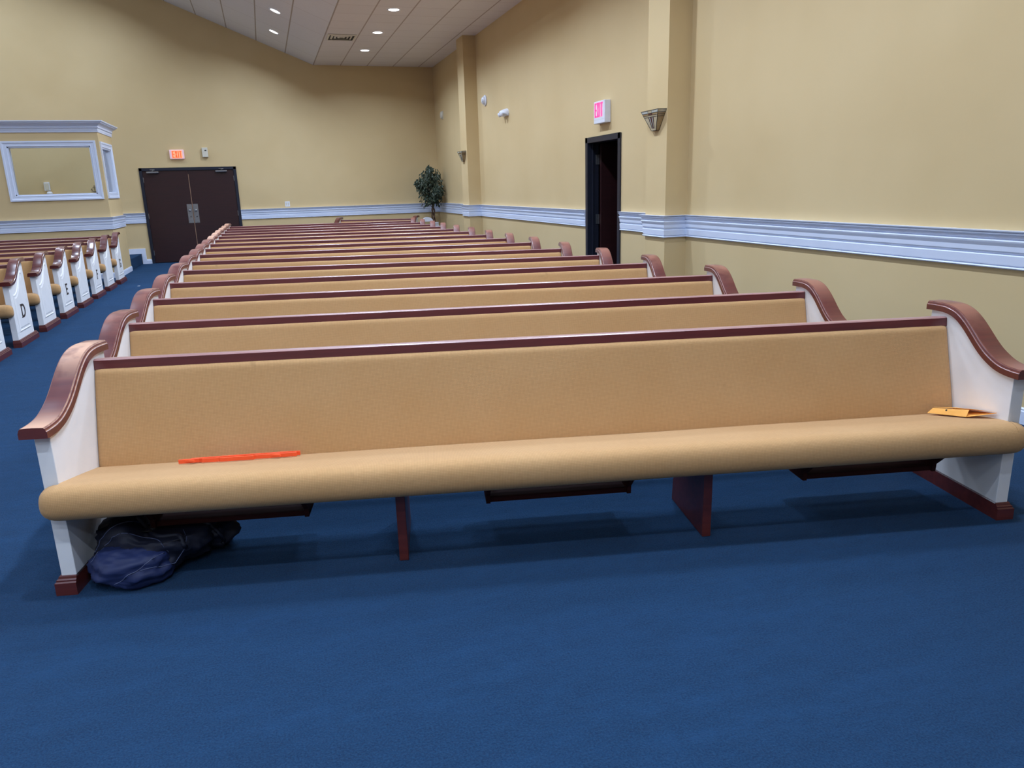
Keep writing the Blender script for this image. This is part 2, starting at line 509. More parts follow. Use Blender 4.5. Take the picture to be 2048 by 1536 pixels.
# ------------------------------------------------------------------ the corner booth
BX0, BX1, BY0, BY1, BH, BT = -8.79, -2.81, 16.3, 17.7, 2.88, 0.12
WX0, WX1, WZ0, WZ1 = -4.32, -2.965, 1.59, 2.455       # front window opening
VY0, VY1, VZ0, VZ1 = 16.46, 17.37, 1.60, 2.44         # side window opening
b = MB()
b.box(BX0, WX0, BY0, BY0 + BT, 0, BH); b.box(WX1, BX1, BY0, BY0 + BT, 0, BH)
b.box(WX0, WX1, BY0, BY0 + BT, 0, WZ0); b.box(WX0, WX1, BY0, BY0 + BT, WZ1, BH)
S(b.build('wall_booth_front', M['wall'], fix=False))
b = MB()
b.box(BX1 - BT, BX1, BY0 + BT, VY0, 0, BH); b.box(BX1 - BT, BX1, VY1, BY1, 0, BH)
b.box(BX1 - BT, BX1, VY0, VY1, 0, VZ0); b.box(BX1 - BT, BX1, VY0, VY1, VZ1, BH)
S(b.build('wall_booth_side', M['wall'], fix=False))
bp_ = [(BX1 - BT, BY1), (BX1, BY1), (BX1, BY0), (BX0, BY0), (BX0, BY1)]
sweep(bp_, DADO, 'trim_4', M['trim'])
sweep(bp_[1:], BASE, 'baseboard_booth', M['trim'])
CROWN = [(-.004, 2.70), (.012, 2.70), (.016, 2.715), (.010, 2.722), (.014, 2.73), (.016, 2.765), (.03, 2.775), (.034, 2.785), (.022, 2.79), (.03, 2.81), (.055, 2.835), (.085, 2.85),
         (.10, 2.858), (.095, 2.864), (.115, 2.875), (.125, 2.885), (.125, 2.90), (-.004, 2.90)]
sweep(bp_, CROWN, 'trim_5', M['trim'])
S(box_obj('booth_top', BX0 + .01, BX1 - .01, BY0 + .01, BY0 + BT, BH, 2.895, M['trim']))


def casing(mb, a0, a1, z0, z1, w_, y, axis, out):
    """picture-frame casing round an opening, mitred, with a stepped face"""
    prof = [(0.0, 0.0), (0.0, .012), (.012, .018), (.02, .012), (.055, .016), (.07, .026), (w_, .026), (w_, 0.0)]
    rows = []
    for (sx, sz, A, Z) in ((-1, -1, a0, z0), (1, -1, a1, z0), (1, 1, a1, z1), (-1, 1, a0, z1), (-1, -1, a0, z0)):
        row = []
        for d, h in prof:
            p = (A + sx * d, Z + sz * d)
            row.append((p[0], y + out * h, p[1]) if axis == 'x' else (y + out * h, p[0], p[1]))
        rows.append(row)
    mb.grid(rows, smooth=False, closed=True)


b = MB(); casing(b, WX0, WX1, WZ0, WZ1, 0.098, BY0, 'x', -1)
b.box(WX0, WX0 + .02, BY0, BY0 + BT, WZ0, WZ1); b.box(WX1 - .02, WX1, BY0, BY0 + BT, WZ0, WZ1)
b.box(WX0, WX1, BY0, BY0 + BT, WZ1 - .02, WZ1); b.box(WX0, WX1, BY0, BY0 + BT, WZ0, WZ0 + .02)
wf = tag(b.build('window_1', M['trim']), kind='structure')
box_obj('pane', WX0 + .02, WX1 - .02, BY0 + .055, BY0 + .061, WZ0 + .02, WZ1 - .02, M['glass'], wf)
b = MB(); casing(b, VY0, VY1, VZ0, VZ1, 0.10, BX1, 'y', 1)
b.box(BX1 - BT, BX1, VY0, VY0 + .02, VZ0, VZ1); b.box(BX1 - BT, BX1, VY1 - .02, VY1, VZ0, VZ1)
b.box(BX1 - BT, BX1, VY0, VY1, VZ1 - .02, VZ1); b.box(BX1 - BT, BX1, VY0, VY1, VZ0, VZ0 + .02)
wf2 = tag(b.build('window_2', M['trim']), kind='structure')
box_obj('pane', BX1 - .066, BX1 - .06, VY0 + .02, VY1 - .02, VZ0 + .02, VZ1 - .02, M['glass'], wf2)
# carpeted step at the booth entrance
st = box_obj('carpeted_step', -4.0, -2.815, 17.76, YB - .02, 0, .235, M['carpet'], None, .012)
tag(st, 'low blue carpeted step between the booth wall and back wall', 'step')

# things on the wall inside the booth
o = empty('wall_switch_box', (-4.49, YB, 1.79)); tag(o, 'small white box on the wall behind the booth window', 'wall box')
box_obj('housing', -.055, .055, -.05, 0, -.09, .09, M['white_plastic'], o, .006)
box_obj('cover', -.04, .04, -.056, -.05, -.07, .07, M['beige'], o, .002)
o = empty('booth_gadget', (-4.44, YB - .12, 1.5)); tag(o, 'white gadget standing low inside the booth window under the wall box', 'gadget')  # unidentified white object, a plain base and head
MB().lathe([(0, 0), (.055, 0), (.05, .015), (.02, .03), (.015, .09), (0.0, .09)], 16).build('base', M['white_plastic'], o)
MB().lathe([(0, .09), (.03, .09), (.055, .12), (.06, .15), (.04, .18), (0, .185)], 16).build('head', M['white_plastic'], o)
box_obj('shelf', -.25, .25, -.12, .12, -.02, 0, M['wall'], o)
o = empty('anchor_ornament', (-3.565, YB - .012, 1.715)); tag(o, 'small dark anchor ornament on the booth wall by the window edge', 'ornament')
b = MB()
b.tube([(0, 0, .055), (0, 0, -.06)], .006, 8)
b.tube([(-.035, 0, .035), (.035, 0, .035)], .005, 8)
b.tube([(.06 * math.cos(R(a)), 0, -.005 + .06 * math.sin(R(a))) for a in range(190, 351, 16)], .006, 8)
b.tube([(.012 * math.cos(R(a)), 0, .066 + .012 * math.sin(R(a))) for a in range(0, 360, 30)], .004, 6, closed=True)
b.prism([(-.075, -.012), (-.045, -.02), (-.058, .012)], -.004, .004, 'y'); b.prism([(.075, -.012), (.058, .012), (.045, -.02)], -.004, .004, 'y')
b.build('anchor', M['letter'], o)

# ------------------------------------------------------------------ doors
door1 = empty('door_1', (0, 0, 0)); tag(door1, kind='structure')
b = MB()
for (x0, x1) in ((DX0 - .05, DX0 + .012), (DX1 - .012, DX1 + .05)): b.box(x0, x1, YB - .022, YB + T, 0, DZ + .05)
b.box(DX0 - .05, DX1 + .05, YB - .022, YB + T, DZ - .012, DZ + .05)
b.build('door_frame', M['black_frame'], door1, .003)
XM = -1.585
leaf1 = box_obj('door_leaf', DX0 + .014, XM - .004, YB - .002, YB + .042, .012, DZ - .014, M['door'], door1, .002)
leaf2 = box_obj('door_leaf', XM + .004, DX1 - .014, YB - .002, YB + .042, .012, DZ - .014, M['door'], door1, .002)
box_obj('astragal', XM - .007, XM + .007, YB - .008, YB - .001, .02, DZ - .1, M['threshold'], door1, .002)
for lf, s_ in ((leaf1, -1), (leaf2, 1)):
    x0, x1 = (XM - .12, XM - .012) if s_ < 0 else (XM + .012, XM + .12)
    pl = box_obj('push_plate', x0, x1, YB - .006, YB - .002, .89, 1.32, M['steel'], lf, .001)
    xc = (x0 + x1) / 2
    b = MB(); b.lathe([(0, .055), (.018, .052), (.026, .042), (.026, .03), (.012, .02), (.012, 0)], 20)
    kb = b.build('knob', M['steel'], pl); kb.rotation_euler = (R(90), 0, 0); kb.location = (xc, YB - .006, 1.175)
    b = MB(); b.lathe([(0, .004), (.012, .004), (.013, 0)], 14)
    kh = b.build('keyhole', M['dark_slot'], pl); kh.rotation_euler = (R(90), 0, 0); kh.location = (xc + .005, YB - .006, 1.03)
    cx = -2.33 if s_ < 0 else -.86
    b = MB(); b.box(cx - .13, cx + .13, YB - .06, YB - .003, 2.022, 2.062)
    cl = b.build('door_closer', M['steel'], lf, .016, 3)
    b = MB(); b.tube([(cx, YB - .04, 2.06), (cx, YB - .05, 2.085), (cx + .05, YB - .06, 2.088), (cx - .04, YB - .03, 2.10)], .007, 6)
    b.box(cx - .05, cx + .05, YB - .04, YB - .023, 2.092, 2.108); b.build('closer_arm', M['steel'], cl)
for hx in (DX0 + .018, DX1 - .018):
    for z in (.18, 1.02, 1.82): box_obj('hinge', hx - .006, hx + .006, YB - .016, YB - .001, z, z + .115, M['steel'], door1, .002)

door2 = empty('door_2', (0, 0, 0)); tag(door2, kind='structure')
b = MB()
b.box(XW - .02, XW + T, RY0 - .05, RY0 + .02, 0, RZ + .05); b.box(XW - .02, XW + T, RY1 - .02, RY1 + .05, 0, RZ + .05)
b.box(XW - .02, XW + T, RY0 - .05, RY1 + .05, RZ - .02, RZ + .05)
b.box(XW + .05, XW + .07, RY1 - .035, RY1 - .02, 0, RZ)
b.build('door_frame', M['black_frame'], door2, .003)
box_obj('door_leaf', XW + T + .012, XW + T + .95, RY1 - .075, RY1 - .03, .01, RZ - .02, M['door'], door2, .002)
for z in (.2, .96, 1.76): box_obj('hinge', XW + T - .045, XW + T + .006, RY1 - .032, RY1 - .021, z, z + .13, M['steel'], door2, .002)
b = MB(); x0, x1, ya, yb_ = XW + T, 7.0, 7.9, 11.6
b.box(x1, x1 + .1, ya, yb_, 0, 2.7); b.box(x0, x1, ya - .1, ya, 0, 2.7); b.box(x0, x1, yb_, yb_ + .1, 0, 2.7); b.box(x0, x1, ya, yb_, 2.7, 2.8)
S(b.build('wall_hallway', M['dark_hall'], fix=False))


# ------------------------------------------------------------------ pews
def catmull(P, k=6):
    out = []
    for i in range(len(P) - 1):
        p0 = P[max(i - 1, 0)]; p1 = P[i]; p2 = P[i + 1]; p3 = P[min(i + 2, len(P) - 1)]
        for j in range(k):
            t_ = j / k
            out.append(tuple(0.5 * ((2 * b_) + (-a_ + c_) * t_ + (2 * a_ - 5 * b_ + 4 * c_ - d_) * t_ ** 2 + (-a_ + 3 * b_ - 3 * c_ + d_) * t_ ** 3) for a_, b_, c_, d_ in zip(p0, p1, p2, p3)))
    out.append(tuple(P[-1]))
    return out


CAPLINE = catmull([(-.032, .652), (.02, .652), (.07, .656), (.115, .666), (.16, .684), (.205, .708), (.25, .740), (.295, .777), (.34, .812), (.385, .839), (.43, .854), (.48, .860), (.54, .859), (.60, .856)], 3)
CT = .042
PANEL_BACK = .575
SEATPROF = catmull([(.345, .335), (.352, .365), (.345, .396), (.30, .406), (.22, .422), (.14, .438), (.07, .450), (.01, .459), (-.025, .458), (-.052, .445), (-.068, .420), (-.073, .390),
                    (-.070, .360), (-.055, .336), (-.030, .323), (.01, .319), (.06, .319)], 3)
BACKPROF = catmull([(.475, .796), (.462, .799), (.449, .796), (.438, .785), (.431, .765), (.422, .735), (.407, .685), (.388, .62), (.368, .55), (.350, .485), (.334, .42), (.328, .375)], 2)


def arc(P):
    s_ = [0]
    for a_, b_ in zip(P, P[1:]): s_.append(s_[-1] + math.hypot(b_[0] - a_[0], b_[1] - a_[1]))
    return s_


def cap_mesh(u0, u1, mat, parent):
    Wd = u1 - u0
    sec = [(0, 0), (1, 0), (1, .025), (.97, .028), (.97, .031), (.945, .037), (.915, .038), (.905, .0415), (.70, .0425), (.5, .043), (.30, .0425), (.095, .0415), (.085, .038), (.055, .037), (.03, .031), (.03, .028), (0, .025)]
    rows = []; uvs = []
    A = arc(CAPLINE); N = len(CAPLINE)
    for i, (v, z) in enumerate(CAPLINE):
        a_ = CAPLINE[max(i - 1, 0)]; b_ = CAPLINE[min(i + 1, N - 1)]
        dv, dz = b_[0] - a_[0], b_[1] - a_[1]; l = math.hypot(dv, dz); nv, nz = -dz / l, dv / l
        if i in (0, N - 1): nv, nz = 0, 1
        rows.append([(u0 + w_ * Wd, v + nv * h, z + nz * h) for w_, h in sec])
        uvs.append([(w_, A[i]) for w_, h in sec] + [(0, A[i])])
    b = MB(); b.grid(rows, uvs, closed=True, smooth=False)
    # smooth along the run only: top faces smooth
    for k, q in enumerate(b.f):
        b.sm[k] = True
    b.cap(rows[0]); b.uv[-1] = [(.2, .3)] * len(sec)
    b.cap(rows[-1], flip=True); b.uv[-1] = [(.2, .3)] * len(sec)
    o = b.build('arm_cap', mat, parent)
    for p in o.data.polygons:
        if len(p.vertices) > 4: p.use_smooth = False
    md = o.modifiers.new('sharp', 'EDGE_SPLIT'); md.split_angle = R(28)
    return o


def panel_outline(inset=0.0):
    top = [(v, z + .004 - inset * 1.35) for v, z in CAPLINE if .004 + inset <= v <= PANEL_BACK - inset]
    pts = [(.004 + inset, .07 + inset)] + [(PANEL_BACK - inset, .07 + inset)] + [(PANEL_BACK - inset, top[-1][1])] + top[::-1] + [(.004 + inset, top[0][1])]
    out = []
    for p in pts:
        if not out or math.hypot(p[0] - out[-1][0], p[1] - out[-1][1]) > 1e-4: out.append(p)
    return out


def raised_field(u_face, sgn, parent):
    """moulded field on the outer face of a pew end"""
    def outline(d):
        P = []
        # bottom, back, sloping top, concave shoulder, front
        v0, v1, zb = .085 + d, .485 - d, .150 + d
        P += [(v0, zb), (v1, zb), (v1, .770 - d * 2.2)]
        sh = catmull([(v1, .770 - d * 2.2), (.43 - d, .755 - d * 1.2), (.38 - d * .4, .722 - d * 1.2), (.31, .650 - d * 1.2), (.24, .585 - d * 1.2), (.17 + d * .3, .553 - d), (.12 + d * .5, .546 - d), (v0, .545 - d)], 3)[1:]
        return P + sh
    rings = [(0, 0.0), (.004, .007), (.012, .009), (.018, .003), (.030, .003), (.045, .008)]
    rows = []
    for d, h in rings:
        rows.append([(u_face + sgn * h, v, z) for v, z in outline(d)])
    b = MB(); b.grid(rows, smooth=False, closed=True)
    b.cap(rows[-1])
    return b.build('raised_panel', M['panel'], parent)


def foot_mesh(u0, u1, parent):
    """long plinth under a pew end with a stepped top"""
    out = -1 if u1 <= 0.001 else 1
    b = MB()
    prof = [(0, 0), (0, .052), (.006, .056), (.006, .062), (.012, .066), (.014, .074), (.020, .080)]   # inset from outer faces, height
    rows = []
    for ins, z in prof:
        a0 = u0 + (ins if out < 0 else 0); a1 = u1 - (ins if out > 0 else 0)
        rows.append([(a0, -.014 + ins, z), (a1, -.014 + ins, z), (a1, .645 - ins, z), (a0, .645 - ins, z)])
    b.grid(rows, smooth=False, closed=True); b.cap(rows[0], flip=True); b.cap(rows[-1])
    return b.build('foot_block', M['wood_low'], parent)


def make_pew(L, capmat, ends_out=False, supports=(), racks=(), full=True):
    root = empty('church_pew')
    # seat cushion: full section between the ends, rounded nose running past the ends
    NU = 40
    A = arc(SEATPROF); rows = []; uvs = []
    cz, cv = .39, -.012
    for sgn, base in ((-1, 0.0),):
        pass
    stations = []
    for k in range(6, 0, -1):
        a_ = k / 6 * math.pi / 2
        stations.append((-.066 * math.sin(a_), math.cos(a_) ** .6 if k < 6 else 0.02))
    mids = [(L * k / NU, 1.0) for k in range(NU + 1)]
    right = [(L - u, s_) for u, s_ in stations[::-1]]
    for u, s_ in stations + [(-.0015, 1.0, 1)] + mids + [(L + .0015, 1.0, 1)] + right if False else []:
        pass
    def row_at(u, s_, clip, seed=0):
        r_ = []
        for v, z in SEATPROF:
            vv, zz = v, z
            if clip: vv = min(vv, -.006)
            vv = cv + (vv - cv) * s_; zz = cz + (zz - cz) * s_
            if not clip:
                zz += .0025 * noise.noise(Vector((u * 2.3, v * 6, 1.7))) * (1 if z > .38 else 0)
            r_.append((u, vv, zz))
        return r_
    b = MB()
    b.grid([row_at(u, 1, False) for u, _ in mids], [[(u, a_) for a_ in A] for u, _ in mids])
    lft = [row_at(u, s_, True) for u, s_ in stations] + [row_at(0.0, 1, True)]
    b.grid(lft, [[(r_[0][0], a_) for a_ in A] for r_ in lft], closed=False)
    rgt = [row_at(L, 1, True)] + [row_at(u, s_, True) for u, s_ in right]
    b.grid(rgt, [[(r_[0][0], a_) for a_ in A] for r_ in rgt], closed=False)
    # close the back of the two nose ends
    seat = b.build('seat', M['fabric'], root)
    sb = MB(); sb.box(.001, L - .001, .075, .36, .300, .330); sb.build('seat_board', M['wood_dull'], root)
    # backrest: upholstered front, wooden board behind
    A = arc(BACKPROF); b = MB()
    us = [0.0015, .004, .012, .03] + [L * k / 24 for k in range(1, 24)] + [L - .03, L - .012, L - .004, L - .0015]
    rows = []
    for u in us:
        e_ = min(u, L - u); dd = 0.016 * (1 - min(1, e_ / .03)) ** 2
        rows.append([(u, v + dd + .002 * noise.noise(Vector((u * 1.9, z * 5, 5.1))), z) for v, z in BACKPROF])
    b.grid(rows, [[(u, a_) for a_ in A] for u in us])
    b.build('backrest', M['fabric'], root)
    bb = MB(); bb.prism([(.472, .795), (.345, .36), (.362, .355), (.490, .79)][::-1], .001, L - .001, 'x'); bb.build('back_board', M['wood'], root, 0)
    # the rail, rounded edges
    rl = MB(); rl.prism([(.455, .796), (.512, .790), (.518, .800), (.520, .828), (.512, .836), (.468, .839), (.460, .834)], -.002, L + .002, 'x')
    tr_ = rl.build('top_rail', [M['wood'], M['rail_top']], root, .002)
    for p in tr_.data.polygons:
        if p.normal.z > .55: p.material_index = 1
    for s_ in (-1, 1):
        if s_ < 0: p0, p1, c0, c1, f0, f1 = -.056, 0, -.090, .012, -.080, 0
        else: p0, p1, c0, c1, f0, f1 = L, L + .056, L - .012, L + .090, L, L + .080
        pb = MB(); pb.prism(panel_outline(), p0, p1, 'x')
        pn = pb.build('end_panel', M['panel'], root, .0015, 1)
        if s_ > 0 or not ends_out: raised_field(p1 if s_ > 0 else p0, s_, pn)
        cap_mesh(c0, c1, capmat, root)
        foot_mesh(f0, f1, root)
    for u in supports:
        sp = MB(); sp.prism([(.052, 0), (.47, 0), (.46, .10), (.40, .30), (.40, .33), (.052, .30)], u - .019, u + .019, 'x')
        sp.build('support_board', M['wood_low'], root, .002, 1)
    for u in racks:
        a0, a1 = u - .32, u + .32
        rk = MB()
        side = [(.20, .178), (.42, .178), (.42, .298), (.11, .298), (.115, .262), (.165, .215), (.168, .178)]
        rk.prism(side, a0, a0 + .018, 'x'); rk.prism(side, a1 - .018, a1, 'x')
        rk.box(a0, a1, .19, .42, .184, .196); rk.box(a0, a1, .178, .190, .180, .202); rk.box(a0, a1, .40, .412, .196, .283)
        rk.build('book_rack', M['wood_dull'], root)
    return root


LR = 3.889
POS = [(-0.851, 3.046, -11.5), (-0.852, 4.003, -10.63), (-0.862, 5.024, -11.14), (-0.858, 6.007, -10.7), (-0.874, 7.067, -12.94), (-0.881, 8.057, -13.28), (-0.86, 9.007, -11.37),
       (-0.872, 10.005, -12.29), (-0.876, 10.99, -12.9), (-0.865, 11.991, -12.54), (-0.873, 12.984, -13.47), (-0.87, 13.976, -12.67), (-0.854, 14.93, -11.73), (-0.842, 15.925, -10.12), (-0.841, 17.028, -11.25)]
proto = make_pew(LR, M['cap'], False, (1.27, 2.577), (.56, 1.95, 3.385))
ORD = ['', 'second', 'third', 'fourth', 'fifth', 'sixth', 'seventh', 'eighth', 'ninth', 'tenth', 'eleventh', 'twelfth', 'thirteenth', 'fourteenth']
index_children()
for i, (x, y, a) in enumerate(POS):
    o = proto if i == 0 else copy_tree(proto)
    o.location = (x, y, 0); o.rotation_euler = (0, 0, R(a))
    if i == 0: lab = 'frontmost long gold pew with worn arm tops and a bag beneath'
    elif i == 14: lab = 'rearmost long gold pew of the right block, just before the short pew'
    else: lab = '%s gold upholstered pew counting back from the camera, right block' % ORD[i]
    tag(o, lab, 'pew', 'long pews of the right block')
    caps = sorted([c_ for c_ in bpy.data.objects if c_.parent == o and c_.name.startswith('arm_cap')], key=lambda c_: min(v.co.x for v in c_.data.vertices))
    caps[0].material_slots[0].link = 'OBJECT'       # the aisle-side arm is rubbed pale on some rows
    caps[0].material_slots[0].material = M['cap_worn'] if i == 0 or i >= 9 else M['cap']

# short pew against the back
sp_ = make_pew(1.84, M['cap_dark'], False, (.92,), ())
ang = -27.2
ca, sa = math.cos(R(ang)), math.sin(R(ang))
sp_.location = (1.84, 18.05, 0)
sp_.location = (1.729 + sa * .46, 18.80 - ca * .46, 0)
sp_.rotation_euler = (0, 0, R(ang))
tag(sp_, 'short gold pew standing alone behind the long rows near the back wall', 'pew')

# left block, straight rows; the aisle end shows moulded panels and row letters
LL = 5.0
lp = make_pew(LL, M['cap_dark'], True, (1.25, 2.5, 3.75), ())
index_children()
LPOS = [(7.98, ''), (8.98, 'D'), (9.97, ''), (10.96, 'E'), (11.95, ''), (12.94, 'F'), (13.95, ''), (14.97, 'G')]


def letter_mesh(ch, parent):
    cu = bpy.data.curves.new('letter', 'FONT'); cu.body = ch; cu.size = .205; cu.extrude = .002; cu.offset = .0022
    tmp = bpy.data.objects.new('tmp', cu); col.objects.link(tmp)
    bpy.context.view_layer.update()
    dg = bpy.context.evaluated_depsgraph_get()
    me = bpy.data.meshes.new_from_object(tmp.evaluated_get(dg)); bpy.data.objects.remove(tmp)
    me.materials.clear(); me.materials.append(M['letter'])
    # slab serifs: a short bar at head and foot of the stem
    bm = bmesh.new(); bm.from_mesh(me)
    xs = [v.co.x for v in bm.verts]; ys = [v.co.y for v in bm.verts]
    x0, y0_, y1_ = min(xs), min(ys), max(ys)
    for yy, (a0, a1) in ((y0_, (-.014, .036)), (y1_ - .008, (-.014, .034))):
        r_ = bmesh.ops.create_cube(bm, size=1)
        for v in r_['verts']:
            v.co = Vector((x0 + a0 + (v.co.x + .5) * (a1 - a0), yy + (v.co.y + .5) * .008, v.co.z * .004))
    bm.to_mesh(me); bm.free()
    o = bpy.data.objects.new('row_letter', me); col.objects.link(o); o.parent = parent
    o['label'] = 'dark letter %s' % ch
    return o


WHERE = ['nearest pew across the aisle, cut off by the left photo edge', 'pew across the aisle with letter D on its white end',
         'unlettered pew across the aisle between the D and E rows', 'pew across the aisle with letter E on its white end',
         'unlettered pew across the aisle between the E and F rows', 'pew across the aisle with letter F on its white end',
         'unlettered pew across the aisle between the F and G rows', 'last pew across the aisle, letter G, before the booth']
for i, (y, ch) in enumerate(LPOS):
    o = lp if i == 0 else copy_tree(lp)
    o.location = (-2.665 - LL + .0, y, 0)
    tag(o, WHERE[i], 'pew', 'pews across the aisle on the left')
    if ch:
        pn = [c_ for c_ in bpy.data.objects if c_.parent == o and c_.name.startswith('end_panel')][-1]
        lt = letter_mesh(ch, pn)
        lt.rotation_euler = (R(90), 0, R(90)); lt.location = (LL + .056 + .0095, .225, .285)

# ------------------------------------------------------------------ things on and under the front pew
C0 = Vector((POS[0][0], POS[0][1], 0)); RZ0 = R(POS[0][2])


def pew_empty(name, u=0, v=0, z=0):
    c, s_ = math.cos(RZ0), math.sin(RZ0)
    return empty(name, (C0.x + c * u - s_ * v, C0.y + s_ * u + c * v, z), RZ0)


def seat_z(v):
    pts = [(.345, .396), (.30, .406), (.22, .422), (.14, .438), (.07, .450), (.01, .459)]
    for (a, za), (b_, zb) in zip(pts, pts[1:]):
        if b_ <= v <= a: return zb + (za - zb) * (v - b_) / (a - b_)
    return .46


# orange plastic strips
o = pew_empty('orange_plastic_strips')
tag(o, 'bright orange folded plastic strips lying on the front pew seat', 'plastic strips')


def strip(pts, h, th, z0=None):
    b = MB(); rows = []
    for u, v in pts:
        zb = seat_z(v) + .003 if z0 is None else z0
        rows.append([(u, v - th / 2, zb), (u, v + th / 2, zb), (u, v + th / 2, zb + h), (u, v - th / 2, zb + h)])
    b.grid(rows, closed=True, smooth=False); b.cap(rows[0]); b.cap(rows[-1], flip=True)
    return b


strip([(.352, .268), (.40, .272), (.435, .276), (.45, .262), (.52, .262), (.525, .254), (.66, .258), (.665, .270), (.74, .272), (.835, .278)], .018, .006).build('front_strip', M['orange'], o, .001, 1)
strip([(.40, .284), (.50, .292), (.60, .300), (.72, .302), (.76, .310), (.846, .300)], .019, .006).build('rear_strip', M['orange'], o, .001, 1)
for (u, v) in ((.405, .262), (.60, .287), (.755, .264), (.78, .292)):
    b = MB(); z = seat_z(v) + .004
    b.prism([(u - .03, v + .006), (u + .012, v - .008), (u + .018, v), (u - .01, v + .010)], z + .004, z + .013, 'z')
    b.build('clip', M['orange'], o)

# manila envelope standing open in the right corner of the seat
o = pew_empty('manila_envelope')
tag(o, 'orange manila envelope propped open at the right end of the front pew', 'envelope')
Apt, Bpt = Vector((3.728, .300, .417)), Vector((3.786, .122, .4475))
A2, B2 = Vector((3.752, .292, .446)), Vector((3.806, .128, .482))
Tp, T2 = Vector((3.882, .062, .476)), Vector((3.868, .300, .430))
b = MB()


def sheet(P, th=.0012):
    n_ = (P[1] - P[0]).cross(P[2] - P[0]).normalized() * th
    k = len(b.v); q = len(P)
    b.v += [tuple(p) for p in P] + [tuple(p + n_) for p in P]
    b.face(list(range(k, k + q))[::-1]); b.face(list(range(k + q, k + 2 * q)))
    for i in range(q):
        j = (i + 1) % q; b.face([k + i, k + j, k + q + j, k + q + i])


sheet([Apt, Bpt, B2 + Vector((-.004, 0, -.004)), A2 + Vector((-.004, 0, -.004))])
b.build('front_flap', M['manila'], o)
b = MB(); sheet([A2, B2, Tp + Vector((0, 0, .004)), T2 + Vector((0, 0, .004))]); sheet([Apt, Bpt, Tp, T2]); b.build('pocket', M['manila'], o)
b = MB(); b.lathe([(0, .0012), (.0045, .0012), (.0045, 0)], 14)
h_ = b.build('clasp_hole', M['dark_slot'], o)
pc = Apt.lerp(Bpt, .42).lerp(A2.lerp(B2, .42), .62); nn = (Bpt - Apt).cross(A2 - Apt).normalized()
if nn.y > 0: nn = -nn
h_.location = pc + nn * .002 ; h_.rotation_euler = nn.to_track_quat('Z', 'Y').to_euler()

# backpack under the left end
bag = pew_empty('backpack', .0, .0, 0)
tag(bag, 'navy and black backpack lying on the carpet under the front pew', 'bag')


def blob(cx, cy, cz, rx, ry, rz, seed, amp, p=2.6, name='body', mat=None, flat=True, tilt=0, parent=bag, folds=1.0):
    b = MB(); rows = []; N1, N2 = 40, 64
    for i in range(N1 + 1):
        th = -math.pi / 2 + math.pi * i / N1; row = []
        for j in range(N2):
            ph = 2 * math.pi * j / N2
            f = lambda c: math.copysign(abs(c) ** (2 / p), c)
            x = f(math.cos(th)) * f(math.cos(ph)); y = f(math.cos(th)) * f(math.sin(ph)); z = f(math.sin(th))
            q = Vector((x * 2.2 + seed, y * 2.2, z * 2.2))
            d = 1 + amp * noise.noise(q) + folds * amp * .35 * (1 - abs(noise.noise(q * 2.3 + Vector((5, 1, 2))))) ** 6 + amp * .15 * noise.noise(q * 6)
            x, y, z = x * rx * d, y * ry * d, z * rz * d
            if tilt: x, z = x * math.cos(tilt) - z * math.sin(tilt), x * math.sin(tilt) + z * math.cos(tilt)
            zz = cz + z
            u_ = cx + x; top = .285 - .118 * max(0, min(1, (u_ - .165) / .06))
            if flat and zz > top - .03: zz = top - .03 * math.exp(-(zz - top + .03) / .03)
            row.append((max(cx + x, .012), cy + y, max(zz, .004) if flat else zz))
        rows.append(row)
    b.grid(rows, closed=True)
    return b.build(name, mat, parent)


blob(.235, .235, .125, .215, .20, .135, 3.1, .22, 2.5, 'body', M['black_nylon'], tilt=.12)
blob(.40, .33, .085, .13, .12, .085, 7.7, .30, 2.2, 'side_pouch', M['black_nylon'])
blob(.19, .085, .075, .155, .125, .082, 11.3, .16, 2.4, 'front_pocket', M['navy'], tilt=-.05)
# curved piping and webbing
def arcpts(c, rx, rz, a0, a1, y0_, y1_, n_=18):
    return [(c[0] + rx * math.cos(R(a0 + (a1 - a0) * k / n_)), y0_ + (y1_ - y0_) * k / n_, c[1] + rz * math.sin(R(a0 + (a1 - a0) * k / n_))) for k in range(n_ + 1)]


def drape(pts, off=.004):
    """pull a line onto the bag's surface from the front (-v) side"""
    bpy.context.view_layer.update()
    dg = bpy.context.evaluated_depsgraph_get(); out = []
    obs = [c_ for c_ in bpy.data.objects if c_.parent == bag and c_.name.split('.')[0] in ('body', 'front_pocket', 'side_pouch')]
    for u, z, d0 in pts:
        best = None
        org = Vector((u, -.35, z + .42)); d = Vector((0, .64, -.60)).normalized() if d0 is None else d0
        for ob in obs:
            ok, loc, nrm, _ = ob.ray_cast(org, d)
            if ok and (best is None or (loc - org).length < best[0]): best = ((loc - org).length, loc, nrm)
        if best: out.append(tuple(best[1] - d * off))
    return out


def draped_tube(name, uz, r, mat, parent):
    p = drape([(u, z, None) for u, z in catmull(uz, 6)], r * .6)
    if len(p) > 3: MB().tube(p, r, 6).build(name, mat, parent)


